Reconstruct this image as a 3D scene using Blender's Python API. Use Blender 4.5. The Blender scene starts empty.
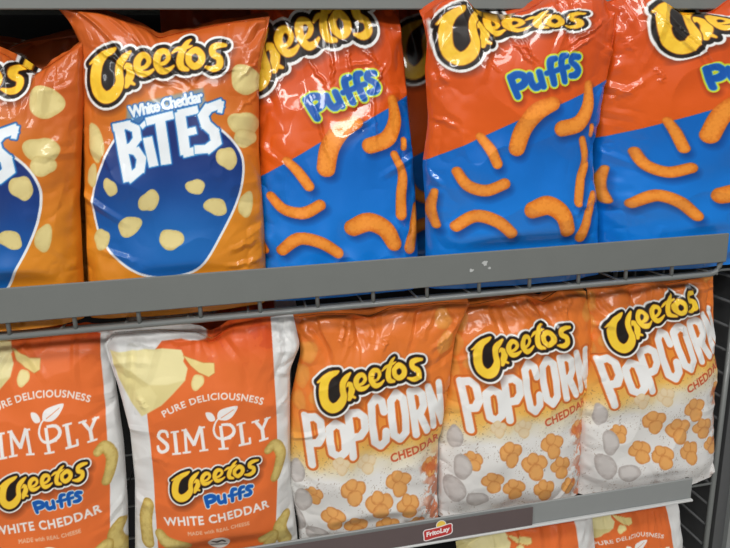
import bpy, math, random
import numpy as np
from mathutils import Vector, Matrix

SC = bpy.context.scene
COL = SC.collection
PI = math.pi

# ------------------------------------------------------------------ helpers
def tag(o, label=None, cat=None, group=None, kind=None):
    if label: o['label'] = label
    if cat: o['category'] = cat
    if group: o['group'] = group
    if kind: o['kind'] = kind
    return o

def empty(name, loc, label, cat, group=None):
    o = bpy.data.objects.new(name, None); COL.objects.link(o)
    o.empty_display_size = .05; o.location = loc
    return tag(o, label, cat, group)

def lin(c):
    c = np.asarray(c, float)
    return np.where(c <= .04045, c / 12.92, ((c + .055) / 1.055) ** 2.4)

def srgb(*c): return tuple(float(x) for x in lin(np.array(c) / 255.)) + (1.,)

def mat_plain(name, col, rough=.5, metal=0., noise=.0, scale=40., coat=0., bump=0.):
    m = bpy.data.materials.new(name); m.use_nodes = True
    nt = m.node_tree; b = nt.nodes['Principled BSDF']
    b.inputs['Roughness'].default_value = rough; b.inputs['Metallic'].default_value = metal
    b.inputs['Coat Weight'].default_value = coat
    tc = nt.nodes.new('ShaderNodeTexCoord'); n = nt.nodes.new('ShaderNodeTexNoise')
    n.inputs['Scale'].default_value = scale; n.inputs['Detail'].default_value = 5
    nt.links.new(tc.outputs['Object'], n.inputs['Vector'])
    r = nt.nodes.new('ShaderNodeMapRange'); r.inputs['To Min'].default_value = 1 - noise; r.inputs['To Max'].default_value = 1 + noise
    nt.links.new(n.outputs['Fac'], r.inputs['Value'])
    mx = nt.nodes.new('ShaderNodeMix'); mx.data_type = 'RGBA'; mx.blend_type = 'MULTIPLY'
    mx.inputs['Factor'].default_value = 1; mx.inputs['A'].default_value = col
    nt.links.new(r.outputs['Result'], mx.inputs['B']); nt.links.new(mx.outputs['Result'], b.inputs['Base Color'])
    if bump:
        bp = nt.nodes.new('ShaderNodeBump'); bp.inputs['Strength'].default_value = bump; bp.inputs['Distance'].default_value = .002
        nt.links.new(n.outputs['Fac'], bp.inputs['Height']); nt.links.new(bp.outputs['Normal'], b.inputs['Normal'])
    return m

def mat_film(name, rough, coat, spec=.5, bump=.25, metal=0.):
    m = bpy.data.materials.new(name); m.use_nodes = True
    nt = m.node_tree; b = nt.nodes['Principled BSDF']
    a = nt.nodes.new('ShaderNodeAttribute'); a.attribute_name = 'print'
    nt.links.new(a.outputs['Color'], b.inputs['Base Color'])
    b.inputs['Roughness'].default_value = rough; b.inputs['Coat Weight'].default_value = coat
    b.inputs['Coat Roughness'].default_value = .06; b.inputs['Specular IOR Level'].default_value = spec
    b.inputs['Metallic'].default_value = metal
    tc = nt.nodes.new('ShaderNodeTexCoord'); n = nt.nodes.new('ShaderNodeTexNoise')
    n.inputs['Scale'].default_value = 34; n.inputs['Detail'].default_value = 4; n.inputs['Roughness'].default_value = .55
    nt.links.new(tc.outputs['Object'], n.inputs['Vector'])
    bp = nt.nodes.new('ShaderNodeBump'); bp.inputs['Strength'].default_value = bump; bp.inputs['Distance'].default_value = .004
    nt.links.new(n.outputs['Fac'], bp.inputs['Height'])
    nt.links.new(bp.outputs['Normal'], b.inputs['Normal']); nt.links.new(bp.outputs['Normal'], b.inputs['Coat Normal'])
    return m

def mesh_obj(name, verts, faces, m, parent=None, smooth=True):
    me = bpy.data.meshes.new(name)
    me.from_pydata([tuple(v) for v in verts], [], faces); me.update()
    if smooth: me.polygons.foreach_set('use_smooth', [True] * len(me.polygons))
    me.materials.append(m)
    o = bpy.data.objects.new(name, me); COL.objects.link(o)
    if parent: o.parent = parent
    return o

class MB:
    def __init__(s): s.v = []; s.f = []
    def box(s, x0, x1, y0, y1, z0, z1, ch=0):
        n = len(s.v)
        if ch <= 0:
            s.v += [(x, y, z) for x in (x0, x1) for y in (y0, y1) for z in (z0, z1)]
            s.f += [tuple(n + i for i in q) for q in ((0,1,3,2),(4,6,7,5),(0,4,5,1),(2,3,7,6),(0,2,6,4),(1,5,7,3))]
        else:   # long box along X with chamfered section
            c = ch
            prof = [(y0+c,z0),(y1-c,z0),(y1,z0+c),(y1,z1-c),(y1-c,z1),(y0+c,z1),(y0,z1-c),(y0,z0+c)]
            for x in (x0, x1): s.v += [(x, y, z) for y, z in prof]
            s.f.append(tuple(n + i for i in range(8))); s.f.append(tuple(n + 15 - i for i in range(8)))
            for i in range(8):
                j = (i + 1) % 8; s.f.append((n + i, n + i + 8, n + j + 8, n + j))
    def tube(s, pts, r, seg=8):
        pts = [Vector(p) for p in pts]; rings = []
        for i, p in enumerate(pts):
            d = (pts[min(i+1, len(pts)-1)] - pts[max(i-1, 0)]).normalized()
            a = Vector((0,0,1)) if abs(d.z) < .9 else Vector((0,1,0))
            u = d.cross(a).normalized(); w = d.cross(u)
            n = len(s.v)
            s.v += [tuple(p + r * (math.cos(t) * u + math.sin(t) * w)) for t in [2*PI*k/seg for k in range(seg)]]
            rings.append(n)
        for a, b in zip(rings, rings[1:]):
            for k in range(seg):
                j = (k + 1) % seg; s.f.append((a+k, a+j, b+j, b+k))
        s.f.append(tuple(rings[0] + k for k in range(seg))[::-1]); s.f.append(tuple(rings[-1] + k for k in range(seg)))
    def build(s, name, m, parent=None, smooth=False): return mesh_obj(name, s.v, s.f, m, parent, smooth)

# ------------------------------------------------------------------ noise
def vnoise(x, y, seed=0):
    xi = np.floor(x).astype(np.int64); yi = np.floor(y).astype(np.int64)
    fx = x - xi; fy = y - yi; fx = fx*fx*(3-2*fx); fy = fy*fy*(3-2*fy)
    def h(a, b):
        n = (a * 374761393 + b * 668265263 + seed * 974634777) & 0x7fffffff
        n = ((n ^ (n >> 13)) * 1274126177) & 0x7fffffff
        return ((n ^ (n >> 16)) & 0xffff) / 65535.
    return (h(xi,yi)*(1-fx)+h(xi+1,yi)*fx)*(1-fy)+(h(xi,yi+1)*(1-fx)+h(xi+1,yi+1)*fx)*fy
def fbm(x, y, seed=0, o=4):
    r = 0; a = .5
    for k in range(o):
        r = r + a * vnoise(x * 2**k, y * 2**k, seed + k * 7); a *= .5
    return r
def sstep(a, b, x):
    t = np.clip((x - a) / (b - a), 0, 1); return t*t*(3-2*t)

# ------------------------------------------------------------------ distance fields for the printed artwork
def smooth_pts(pts, closed=False, n=6):
    pts = np.asarray(pts, float); N = len(pts); out = []
    rng = range(N) if closed else range(N - 1)
    for i in rng:
        if closed: p0, p1, p2, p3 = pts[i-1], pts[i], pts[(i+1) % N], pts[(i+2) % N]
        else: p0, p1, p2, p3 = pts[max(i-1,0)], pts[i], pts[i+1], pts[min(i+2,N-1)]
        for t in np.arange(n) / n:
            out.append(.5*((2*p1)+(p2-p0)*t+(2*p0-5*p1+4*p2-p3)*t*t+(3*p1-p0-3*p2+p3)*t**3))
    if not closed: out.append(pts[-1])
    return np.array(out)

def d_stroke(P, pts):           # pts: (x, y, r) rows
    pts = np.asarray(pts, float); d = np.full(len(P), 1e9)
    for a, b in zip(pts, pts[1:]):
        ab = b[:2] - a[:2]; L = ab @ ab + 1e-9
        t = np.clip(((P - a[:2]) @ ab) / L, 0, 1)
        q = P - a[:2] - t[:, None] * ab
        d = np.minimum(d, np.hypot(q[:,0], q[:,1]) - (a[2] + (b[2] - a[2]) * t))
    return d

def d_flat(P, pts, ext=.55):    # square-ended strokes
    pts = np.asarray(pts, float); d = np.full(len(P), 1e9)
    for a, b in zip(pts, pts[1:]):
        ab = b[:2] - a[:2]; L = math.hypot(*ab) + 1e-9; ab = ab / L; r = (a[2] + b[2]) / 2
        q = P - a[:2]; al = q @ ab; pe = np.abs(q[:,0]*ab[1] - q[:,1]*ab[0])
        dx = np.abs(al - L/2) - L/2 - r*ext; dy = pe - r
        d = np.minimum(d, np.where((dx > 0) & (dy > 0), np.hypot(dx, dy), np.maximum(dx, dy)))
    return d

def d_segs(P, S):               # signed distance to a region bounded by segments S (K,4), even-odd
    d = np.full(len(P), 1e9); ins = np.zeros(len(P), bool); x, y = P[:,0], P[:,1]
    for x0, y0, x1, y1 in S:
        ax, ay = x1 - x0, y1 - y0; L = ax*ax + ay*ay
        if L < 1e-12: continue
        t = np.clip(((x-x0)*ax + (y-y0)*ay) / L, 0, 1)
        d = np.minimum(d, (x-x0-t*ax)**2 + (y-y0-t*ay)**2)
        if y0 != y1:
            c = (y0 > y) != (y1 > y)
            ins ^= c & (x < x0 + (y - y0) / (y1 - y0) * ax)
    d = np.sqrt(d); d[ins] *= -1
    return d
def poly_segs(pts):
    p = np.asarray(pts, float)[:, :2]; return np.hstack([p, np.roll(p, -1, 0)])

_GL = {}
def text_segs(s, spacing=1.):
    key = (s, spacing)
    if key in _GL: return _GL[key]
    cu = bpy.data.curves.new('lettering', 'FONT'); cu.body = s; cu.size = 1; cu.space_character = spacing; cu.resolution_u = 3
    o = bpy.data.objects.new('lettering', cu); COL.objects.link(o)
    dg = bpy.context.evaluated_depsgraph_get(); me = bpy.data.meshes.new_from_object(o.evaluated_get(dg))
    cnt = {}
    for p in me.polygons:
        vs = list(p.vertices)
        for a, b in zip(vs, vs[1:] + vs[:1]):
            k = (min(a,b), max(a,b)); cnt[k] = cnt.get(k, 0) + 1
    co = [v.co for v in me.vertices]
    S = np.array([[co[a].x, co[a].y, co[b].x, co[b].y] for (a, b), c in cnt.items() if c == 1])
    bpy.data.objects.remove(o); bpy.data.curves.remove(cu); bpy.data.meshes.remove(me)
    x0 = min(S[:,0].min(), S[:,2].min()); S[:, [0,2]] -= x0
    w = max(S[:,0].max(), S[:,2].max())
    _GL[key] = (S, w); return _GL[key]

class Art:
    def __init__(s, P, aa=.7):
        s.P = P; s.C = np.zeros((len(P), 3)); s.A = np.zeros(len(P)); s.aa = aa
    def sel(s, pts, pad):
        p = np.asarray(pts, float); x0, y0 = p[:,0].min()-pad, p[:,1].min()-pad; x1, y1 = p[:,0].max()+pad, p[:,1].max()+pad
        P = s.P; return np.where((P[:,0] > x0) & (P[:,0] < x1) & (P[:,1] > y0) & (P[:,1] < y1))[0]
    def put(s, i, d, col, k=1., aa=None):
        a = np.clip(.5 - d / (aa or s.aa), 0, 1) * k
        col = np.asarray(col, float) / 255.
        s.C[i] = s.C[i] * (1 - a[:,None]) + col * a[:,None]; s.A[i] = np.maximum(s.A[i], a)
    def poly(s, pts, col, grow=0, closed_smooth=False, k=1., aa=None, border=None):
        if closed_smooth: pts = smooth_pts(pts, True)
        i = s.sel(pts, grow + 12)
        if not len(i): return
        d = d_segs(s.P[i], poly_segs(pts))
        if border: s.put(i, d - grow - border[0], border[1])
        s.put(i, d - grow, col(s.P[i]) if callable(col) else col, k, aa)
    def strokes(s, L, layers, aa=None, df=d_stroke):          # layers: [(grow, colour)] outermost first
        allp = np.vstack([np.asarray(l, float) for l in L]); g = max(l[0] for l in layers) + allp[:,2].max() + 6
        i = s.sel(allp, g)
        if not len(i): return
        d = np.full(len(i), 1e9)
        for l in L: d = np.minimum(d, df(s.P[i], l))
        for l in layers:
            P = s.P[i] - np.array(l[3]) if len(l) > 3 else None
            dd = d
            if P is not None:
                dd = np.full(len(i), 1e9)
                for q in L: dd = np.minimum(dd, d_stroke(P, q))
            s.put(i, dd - l[0], l[1](s.P[i]) if callable(l[1]) else l[1], l[2] if len(l) > 2 else 1., 7. if len(l) > 3 else aa)
    def text(s, txt, fn, col, bold=0., spacing=1.1, border=None):
        """fn maps (x in 0..1 along the string, y in cap heights) to canvas"""
        S, w = text_segs(txt, spacing); S = S.copy()
        a = fn(S[:,0] / w, S[:,1] / .72); b = fn(S[:,2] / w, S[:,3] / .72)
        S = np.stack([a[0], a[1], b[0], b[1]], 1)
        i = s.sel(np.vstack([S[:,:2], S[:,2:]]), 5)
        if not len(i): return
        d = d_segs(s.P[i], S)
        if border: s.put(i, d - border[0], border[1])
        s.put(i, d - bold, col)
    def curl(s, pts, col=(250,154,54), dark=(206,98,22), shadow=None, n=6):
        pts = smooth_pts(pts, False, n); i = s.sel(pts, pts[:,2].max() + 12)
        if not len(i): return
        if shadow:
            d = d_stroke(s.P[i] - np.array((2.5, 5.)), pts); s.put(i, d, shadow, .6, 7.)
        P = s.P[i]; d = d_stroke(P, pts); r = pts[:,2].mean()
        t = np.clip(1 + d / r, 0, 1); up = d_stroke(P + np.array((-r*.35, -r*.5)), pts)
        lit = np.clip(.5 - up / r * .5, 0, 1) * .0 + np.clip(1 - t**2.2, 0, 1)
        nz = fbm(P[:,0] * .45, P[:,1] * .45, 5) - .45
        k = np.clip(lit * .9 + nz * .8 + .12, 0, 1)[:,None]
        s.put(i, d, 0) if False else None
        c = np.asarray(dark) * (1 - k) + np.asarray(col) * k
        s.put(i, d, c)
    def blob(s, cx, cy, rx, ry, ang=0, col=(226,208,142), dark=(196,168,96), seed=1, lump=.18):
        i = s.sel([(cx, cy)], max(rx, ry) * 1.5 + 3)
        if not len(i): return
        P = s.P[i]; c, n = math.cos(ang), math.sin(ang); x = P[:,0]-cx; y = P[:,1]-cy
        u = (x*c + y*n) / rx; v = (-x*n + y*c) / ry
        th = np.arctan2(v, u); rr = np.hypot(u, v)
        lim = 1 + lump * (np.sin(th*2 + seed) * .45 + np.sin(th*3 + seed * 2.3) * .4 + np.sin(th*5+seed*1.7) * .15)
        d = (rr - lim) * min(rx, ry)
        k = np.clip(1.15 - (rr / lim) ** 3 * .6 + (fbm(P[:,0]*.4, P[:,1]*.4, seed) - .45) * .5, 0, 1)[:,None]
        s.put(i, d, np.asarray(dark) * (1 - k) + np.asarray(col) * k)

def amap(M):
    M = np.array(M)
    def f(pts):
        p = np.asarray(pts, float); s = math.sqrt(abs(M[0,0]*M[1,1]-M[0,1]*M[1,0]))
        q = p[:, :2] @ M[:2,:2].T + M[:2,2]
        return np.hstack([q, p[:, 2:3] * s]) if p.shape[1] > 2 else q
    f.s = math.sqrt(abs(M[0,0]*M[1,1]-M[0,1]*M[1,0]))
    return f
IDM = [[1,0,0],[0,1,0],[0,0,1]]

# wordmark, drawn in the units of the first bag it was measured on
def zA(L): return [[(80 + x/5.59, 20 + y/5.59, r/5.59) for x, y, r in q] for q in L]
def zB(L): return [[(70 + x/4.056, 20 + y/4.056, r/4.056) for x, y, r in q] for q in L]
CAP = [zA([[(234,276,10),(258,256,15),(280,268,20),(286,300,22),(274,336,21),(262,366,16)],[(280,345,12),(306,360,6)]]),
   zA([[(196,158,6),(172,172,16),(125,198,23),(94,242,29),(82,300,32),(84,360,32),(102,404,34),(140,432,34),(182,420,32),(212,385,28),(226,345,23),(220,296,21),(224,246,21),(250,206,18),(280,176,6)],
       [(140,180,15),(95,205,14),(46,240,5)]])]
WORD = CAP + [zA(q) for q in (
   [[(336,272,10),(366,262,10),(386,232,12),(374,202,14),(346,198,17),(322,228,19),(322,268,19),(344,300,18),(380,298,13),(414,274,5)]],
   [[(440,250,10),(474,238,10),(494,208,12),(482,178,14),(452,174,17),(432,204,19),(432,250,19),(456,284,18),(490,280,13),(522,256,5)]],
   [[(514,184,4),(540,162,10),(566,156,11),(606,146,8),(622,140,3)], [(614,104,5),(594,124,12),(572,172,18),(558,222,19),(566,262,18),(600,276,9)]])] + [zB(q) for q in (
   [[(480,138,10),(508,118,13),(532,140,13),(530,170,13),(504,187,13),(482,168,12),(480,140,12)]],
   [[(628,96,7),(600,98,12),(578,110,13),(580,136,13),(604,152,13),(606,182,13),(582,198,12),(550,190,4)]])]
def wordmark(a, M, yellow=(250,196,44), flat=1.):
    f = amap(M); G = [[f(smooth_pts(q, False, 4)) for q in g] for g in WORD]; L = sum(G, []); k = f.s
    def grad(P):
        n = fbm(P[:,0]*.2, P[:,1]*.2, 9)[:,None]
        return np.asarray(yellow) * (1 - .0*n) + (np.array((255,214,70)) - np.asarray(yellow)) * n
    fill = f(np.array(zA([[(150,230,0),(190,200,0),(260,200,0),(330,200,0),(440,170,0),(560,150,0),(650,220,0),(600,290,0),(300,350,0),(150,420,0),(100,350,0)]])[0])[:, :2])
    a.strokes(L, [(7.6*k, (60,22,8), .5, (1.2, 3.4)), (6.9*k, (238,238,236)), (4.4*k, (28,20,16))])
    a.poly(fill, (28,20,16))
    for g in G:
        a.strokes(g, [(1.1*k, (28,20,16)), (.75*k, (170,92,14)), (.15*k, grad)])

# 'Puffs'
def zC(L): return [[(415 + x/3.65, y/3.65, r/3.65) for x, y, r in q] for q in L]
PUFFS = zC([[(346,284,11),(357,320,11),(368,352,10)],[(348,284,11),(372,272,11),(396,278,11),(400,298,11),(384,314,11),(362,320,10)],
            [(418,274,9),(422,300,10),(436,320,10),(452,312,9)],[(452,264,9),(458,290,9),(464,316,9)],
            [(512,214,8),(496,220,10),(492,244,10),(500,282,10),(504,306,9)],[(478,268,7),(520,256,7)],
            [(556,202,8),(540,208,10),(535,234,10),(542,270,10),(546,296,9)],[(522,254,7),(562,243,7)],
            [(604,206,9),(584,206,10),(576,224,9),(594,238,9),(604,256,9),(592,272,10),(572,276,8)]])
def puffs_word(a, M, rim=(208,222,52), rimw=2.6, shadow=True):
    f = amap(M); L = [f(smooth_pts(q, False, 4)) for q in PUFFS]; k = f.s
    lay = [((rimw+1)*k, (110,30,8), .6, (.8, 3.))] if shadow else []
    a.strokes(L, lay + [((rimw+.3)*k, rim), (1.2*k, (70,158,210)), (.45*k, (14,88,176))])

# block capitals from strokes inside a unit box, y down
GL = {
 'P': [[(.14,0),(.14,1)],[(.14,.02),(.6,.02),(.86,.14),(.86,.42),(.6,.56),(.14,.56)]],
 'O': [[(.5,0),(.82,.14),(.86,.5),(.82,.86),(.5,1),(.18,.86),(.14,.5),(.18,.14),(.5,0)]],
 'C': [[(.86,.3),(.8,.1),(.5,0),(.2,.12),(.14,.5),(.2,.88),(.5,1),(.8,.9),(.86,.7)]],
 'R': [[(.14,0),(.14,1)],[(.14,.02),(.6,.02),(.86,.14),(.86,.4),(.6,.54),(.14,.54)],[(.5,.54),(.88,1)]],
 'N': [[(.12,1),(.12,0),(.88,1),(.88,0)]],
 'S': [[(.86,.24),(.76,.06),(.45,0),(.17,.1),(.16,.34),(.5,.48),(.84,.64),(.84,.9),(.5,1),(.2,.94),(.12,.74)]],
 'I': [[(.5,0),(.5,1)]],
 'M': [[(.1,1),(.14,0),(.5,.72),(.86,0),(.9,1)]],
 'L': [[(.2,0),(.2,1),(.9,1)]],
 'Y': [[(.06,0),(.5,.5),(.94,0)],[(.5,.5),(.5,1)]],
}
def letter(ch, q, r):     # q: canvas corners tl, tr, br, bl
    tl, tr, br, bl = [np.array(p, float) for p in q]; out = []
    for st in GL[ch]:
        out.append([tuple((tl*(1-x)*(1-y)+tr*x*(1-y)+br*x*y+bl*(1-x)*y)) + (r,) for x, y in st])
    return out

# ------------------------------------------------------------------ artwork of the four kinds of bag
def art_bites(a):
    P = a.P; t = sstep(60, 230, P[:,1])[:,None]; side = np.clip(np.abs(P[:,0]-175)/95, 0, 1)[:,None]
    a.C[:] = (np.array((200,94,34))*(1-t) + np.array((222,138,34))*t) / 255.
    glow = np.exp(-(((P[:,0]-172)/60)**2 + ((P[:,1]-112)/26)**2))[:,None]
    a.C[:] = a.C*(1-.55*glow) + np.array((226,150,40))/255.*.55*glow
    lens = [(80+x/2.742, 80+y/2.742) for x, y in [(150,108),(220,92),(300,95),(370,128),(425,180),(445,235),(432,320),(385,420),(330,505),(262,532),(190,532),(120,500),(62,440),(38,370),(36,315),(58,245),(95,170)]]
    def lc(Q):
        k = sstep(120, 262, Q[:,1])[:,None]; g = np.exp(-(((Q[:,0]-180)/50)**2 + ((Q[:,1]-235)/34)**2))[:,None]
        c = np.array((26,46,112))*(1-k) + np.array((18,96,176))*k
        return c*(1-.35*g) + np.array((40,130,205))*.35*g
    a.poly(lens, lc, closed_smooth=True, border=(2.4, (236,238,240)))
    for q in [(246,79,15,16,.2,1),(244,124,15,13,.3,2),(245,138,12,9,.3,4),(95,143,8,20,-.25,3),(91,176,6,11,.1,5),(111,187,7,9,-.3,6),(227,158,9.5,12,-.3,7),
              (216,206,11,9,.4,8),(130,226,12,10,-.3,9),(172,238,13,9.5,.2,4),(150,200,9,12,.5,3),(196,186,9,8,.1,2),(101,240,8,11,.3,7),(246,205,8,12,.2,5)]:
        a.blob(*q[:5], seed=q[5])
    wordmark(a, IDM)
    z = lambda L: [[(80+x/2.742, 80+y/2.742, r/2.742) for x, y, r in q] for q in L]
    a.poly([(127,121),(128,106),(203,88),(206,104),(196,112),(131,126)], (96,168,214), k=.6, aa=3)
    LT = [z(g) for g in (
       [[(108,134,13),(122,205,14),(136,268,13)],[(96,130,9),(136,122,10)],[(132,124,10),(156,134,11),(160,160,11),(146,180,10),(124,190,9)],[(130,190,9),(158,194,11),(172,214,12),(168,244,12),(140,268,10)]],
       [[(190,164,12),(204,228,12)]], [[(177,122,9),(178,123,9)]],
       [[(190,113,10),(252,97,10)],[(222,108,13),(231,170,13),(238,222,13)]],
       [[(276,96,13),(284,150,13),(290,196,13)],[(276,92,10),(318,82,10)],[(284,146,9),(314,139,9)],[(290,200,10),(326,191,10)]],
       [[(384,66,11),(352,78,12),(338,98,13),(346,122,13),(368,142,13),(374,170,13),(352,188,12),(322,190,9)],[(388,62,6),(384,86,6)]])]
    for g in LT: a.strokes(g, [(2.2, (24,84,160))], df=d_flat)
    for g in LT: a.strokes(g, [(1.2, (70,150,205)), (.3, (238,244,248))], df=d_flat)
    def fl(x, y): return 131.4 + 72*x + y*(-2.2), 117.6 - 16.4*x - 11.2*y
    a.text('White Cheddar', fl, (236,244,248), bold=.75, spacing=.9, border=(1.9, (34,112,186)))

def art_puffs(a):
    P = a.P; x, y = P[:,0], P[:,1]
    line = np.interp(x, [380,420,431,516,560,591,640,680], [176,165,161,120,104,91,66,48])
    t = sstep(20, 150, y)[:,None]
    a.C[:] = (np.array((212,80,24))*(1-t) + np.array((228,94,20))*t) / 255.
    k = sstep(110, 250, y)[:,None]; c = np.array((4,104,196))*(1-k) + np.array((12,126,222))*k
    al = np.clip(.5 + (y - line) / a.aa, 0, 1)[:,None]
    a.C[:] = a.C*(1-al) + c/255.*al
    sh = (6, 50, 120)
    z = lambda L: [(420+px/3.22, 90+py/3.22, r/3.22) for px, py, r in L]
    for q in ([(422,44,23),(372,68,28),(328,118,29),(303,184,28)], [(556,-18,16),(550,50,23),(512,106,26),(452,124,26)], [(348,382,27),(400,368,30),(446,396,29),(466,446,25)],
              [(524,160,13),(540,225,15),(524,290,18),(510,358,19)], [(572,340,14),(545,410,18),(516,470,20)], [(566,118,11),(560,142,10)],
              [(118,440,17),(176,404,20),(240,420,20),(286,458,18)], [(120,262,15),(150,306,18),(206,322,19),(262,300,18)], [(60,330,10),(52,388,13),(66,440,13)], [(190,150,14),(216,186,17),(240,236,17)]):
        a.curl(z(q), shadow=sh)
    wordmark(a, [[1.0726,.0258,347.2999],[-.0439,1.1066,-45.2226],[0,0,1]], yellow=(242,184,40))
    puffs_word(a, IDM)

def art_popcorn(a):
    P = a.P; x, y = P[:,0], P[:,1]
    yy = y + .12*(x-365) + (fbm(x*.05, y*.05, 3)-.5)*22
    st = [(300,(228,116,44)),(395,(232,126,48)),(425,(236,150,58)),(448,(240,190,96)),(466,(232,222,196)),(480,(232,230,226)),(600,(224,222,220))]
    a.C[:] = np.stack([np.interp(yy, [s[0] for s in st], [s[1][k] for s in st]) for k in range(3)], 1) / 255.
    # golden kernels behind the letters and at the bag's top
    for q in [(309,356,9,12,.3,2),(303,380,8,11,0,4),(446,322,9,10,.4,6),(318,398,8,9,.2,8),(448,345,9,12,.2,3),(300,405,7,9,0,5)]:
        a.blob(*q[:5], col=(232,150,66), dark=(222,118,44), seed=q[5])
    sp = vnoise(x*.9, y*.9, 21); m = (sp > .86) & (yy > 442) & (vnoise(x*.08, y*.08, 4) > .35)
    a.C[m] = a.C[m]*.55 + np.array((120,90,70))/255.*.45
    z = lambda px, py: (270+px/2.125, 290+py/2.125)
    Q = [('P',(70,272),(110,262),(124,362),(84,372)),('O',(116,284),(160,276),(166,342),(124,350)),('P',(158,258),(202,250),(210,338),(168,346)),('C',(204,228),(242,222),(252,322),(214,332)),
         ('O',(246,222),(288,214),(294,308),(254,316)),('R',(292,216),(326,208),(338,296),(304,304)),('N',(332,206),(364,198),(374,286),(346,292))]
    L = []
    for ch, tl, tr, br, bl in Q:
        r = 3.75 if ch != 'N' else 3.3
        L += [smooth_pts(s, False, 1) for s in letter(ch, [z(*tl), z(*tr), z(*br), z(*bl)], r)]
    a.strokes(L, [(2.5, (206,100,34)), (1.5, (226,122,46)), (.1, (240,240,238))])
    wordmark(a, [[.765,.0273,249.0],[-.0701,.7186,344.6],[0,0,1]], yellow=(246,206,48))
    def fl(u, v): return 391 + 51*u - 1.8*v, 461 - 17*u - 8.2*v
    a.text('CHEDDAR', fl, (206,84,44), bold=.35, spacing=1.05)
    tan = (236,172,98); dk = (176,84,30)
    for cx, cy, r, sd in [(314,497,9,1),(333.5,518,11,2),(352,488,12,3),(378,502,13,4),(398,482,12,5),(366,462,9,6),(408,506,11,7),(340,462,8,3),(432,470,9,5),(356,526,11,2),(388,528,11,6),(418,528,9,1)]:
        if cy < 480 and cx < 370: cc, dd = (236,214,176), (214,170,104)
        else: cc, dd = tan, dk
        for ox, oy, f_ in ((-.5,-.2,.62),(.45,-.35,.6),(.1,.45,.66),(-.15,-.65,.5)):
            a.blob(cx+ox*r, cy+oy*r, r*f_, r*f_, col=cc, dark=dd, seed=sd+int(ox*10), lump=.1)
    for cx, cy, rx, ry in [(298,475,7,12),(304,505,8,14),(296,530,10,14),(318,538,12,8)]:
        a.blob(cx, cy, rx, ry, col=(206,200,196), dark=(136,122,116), seed=int(cx), lump=.15)
    # red seasoning dust along the right edge
    m = sstep(418, 436, x + (fbm(x*.09, y*.09, 8)-.5)*26) * sstep(448, 470, y) * (fbm(x*.22, y*.22, 11) > .42)
    a.C[:] = a.C*(1-.7*m[:,None]) + np.array((206,92,44))/255.*.7*m[:,None]

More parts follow.
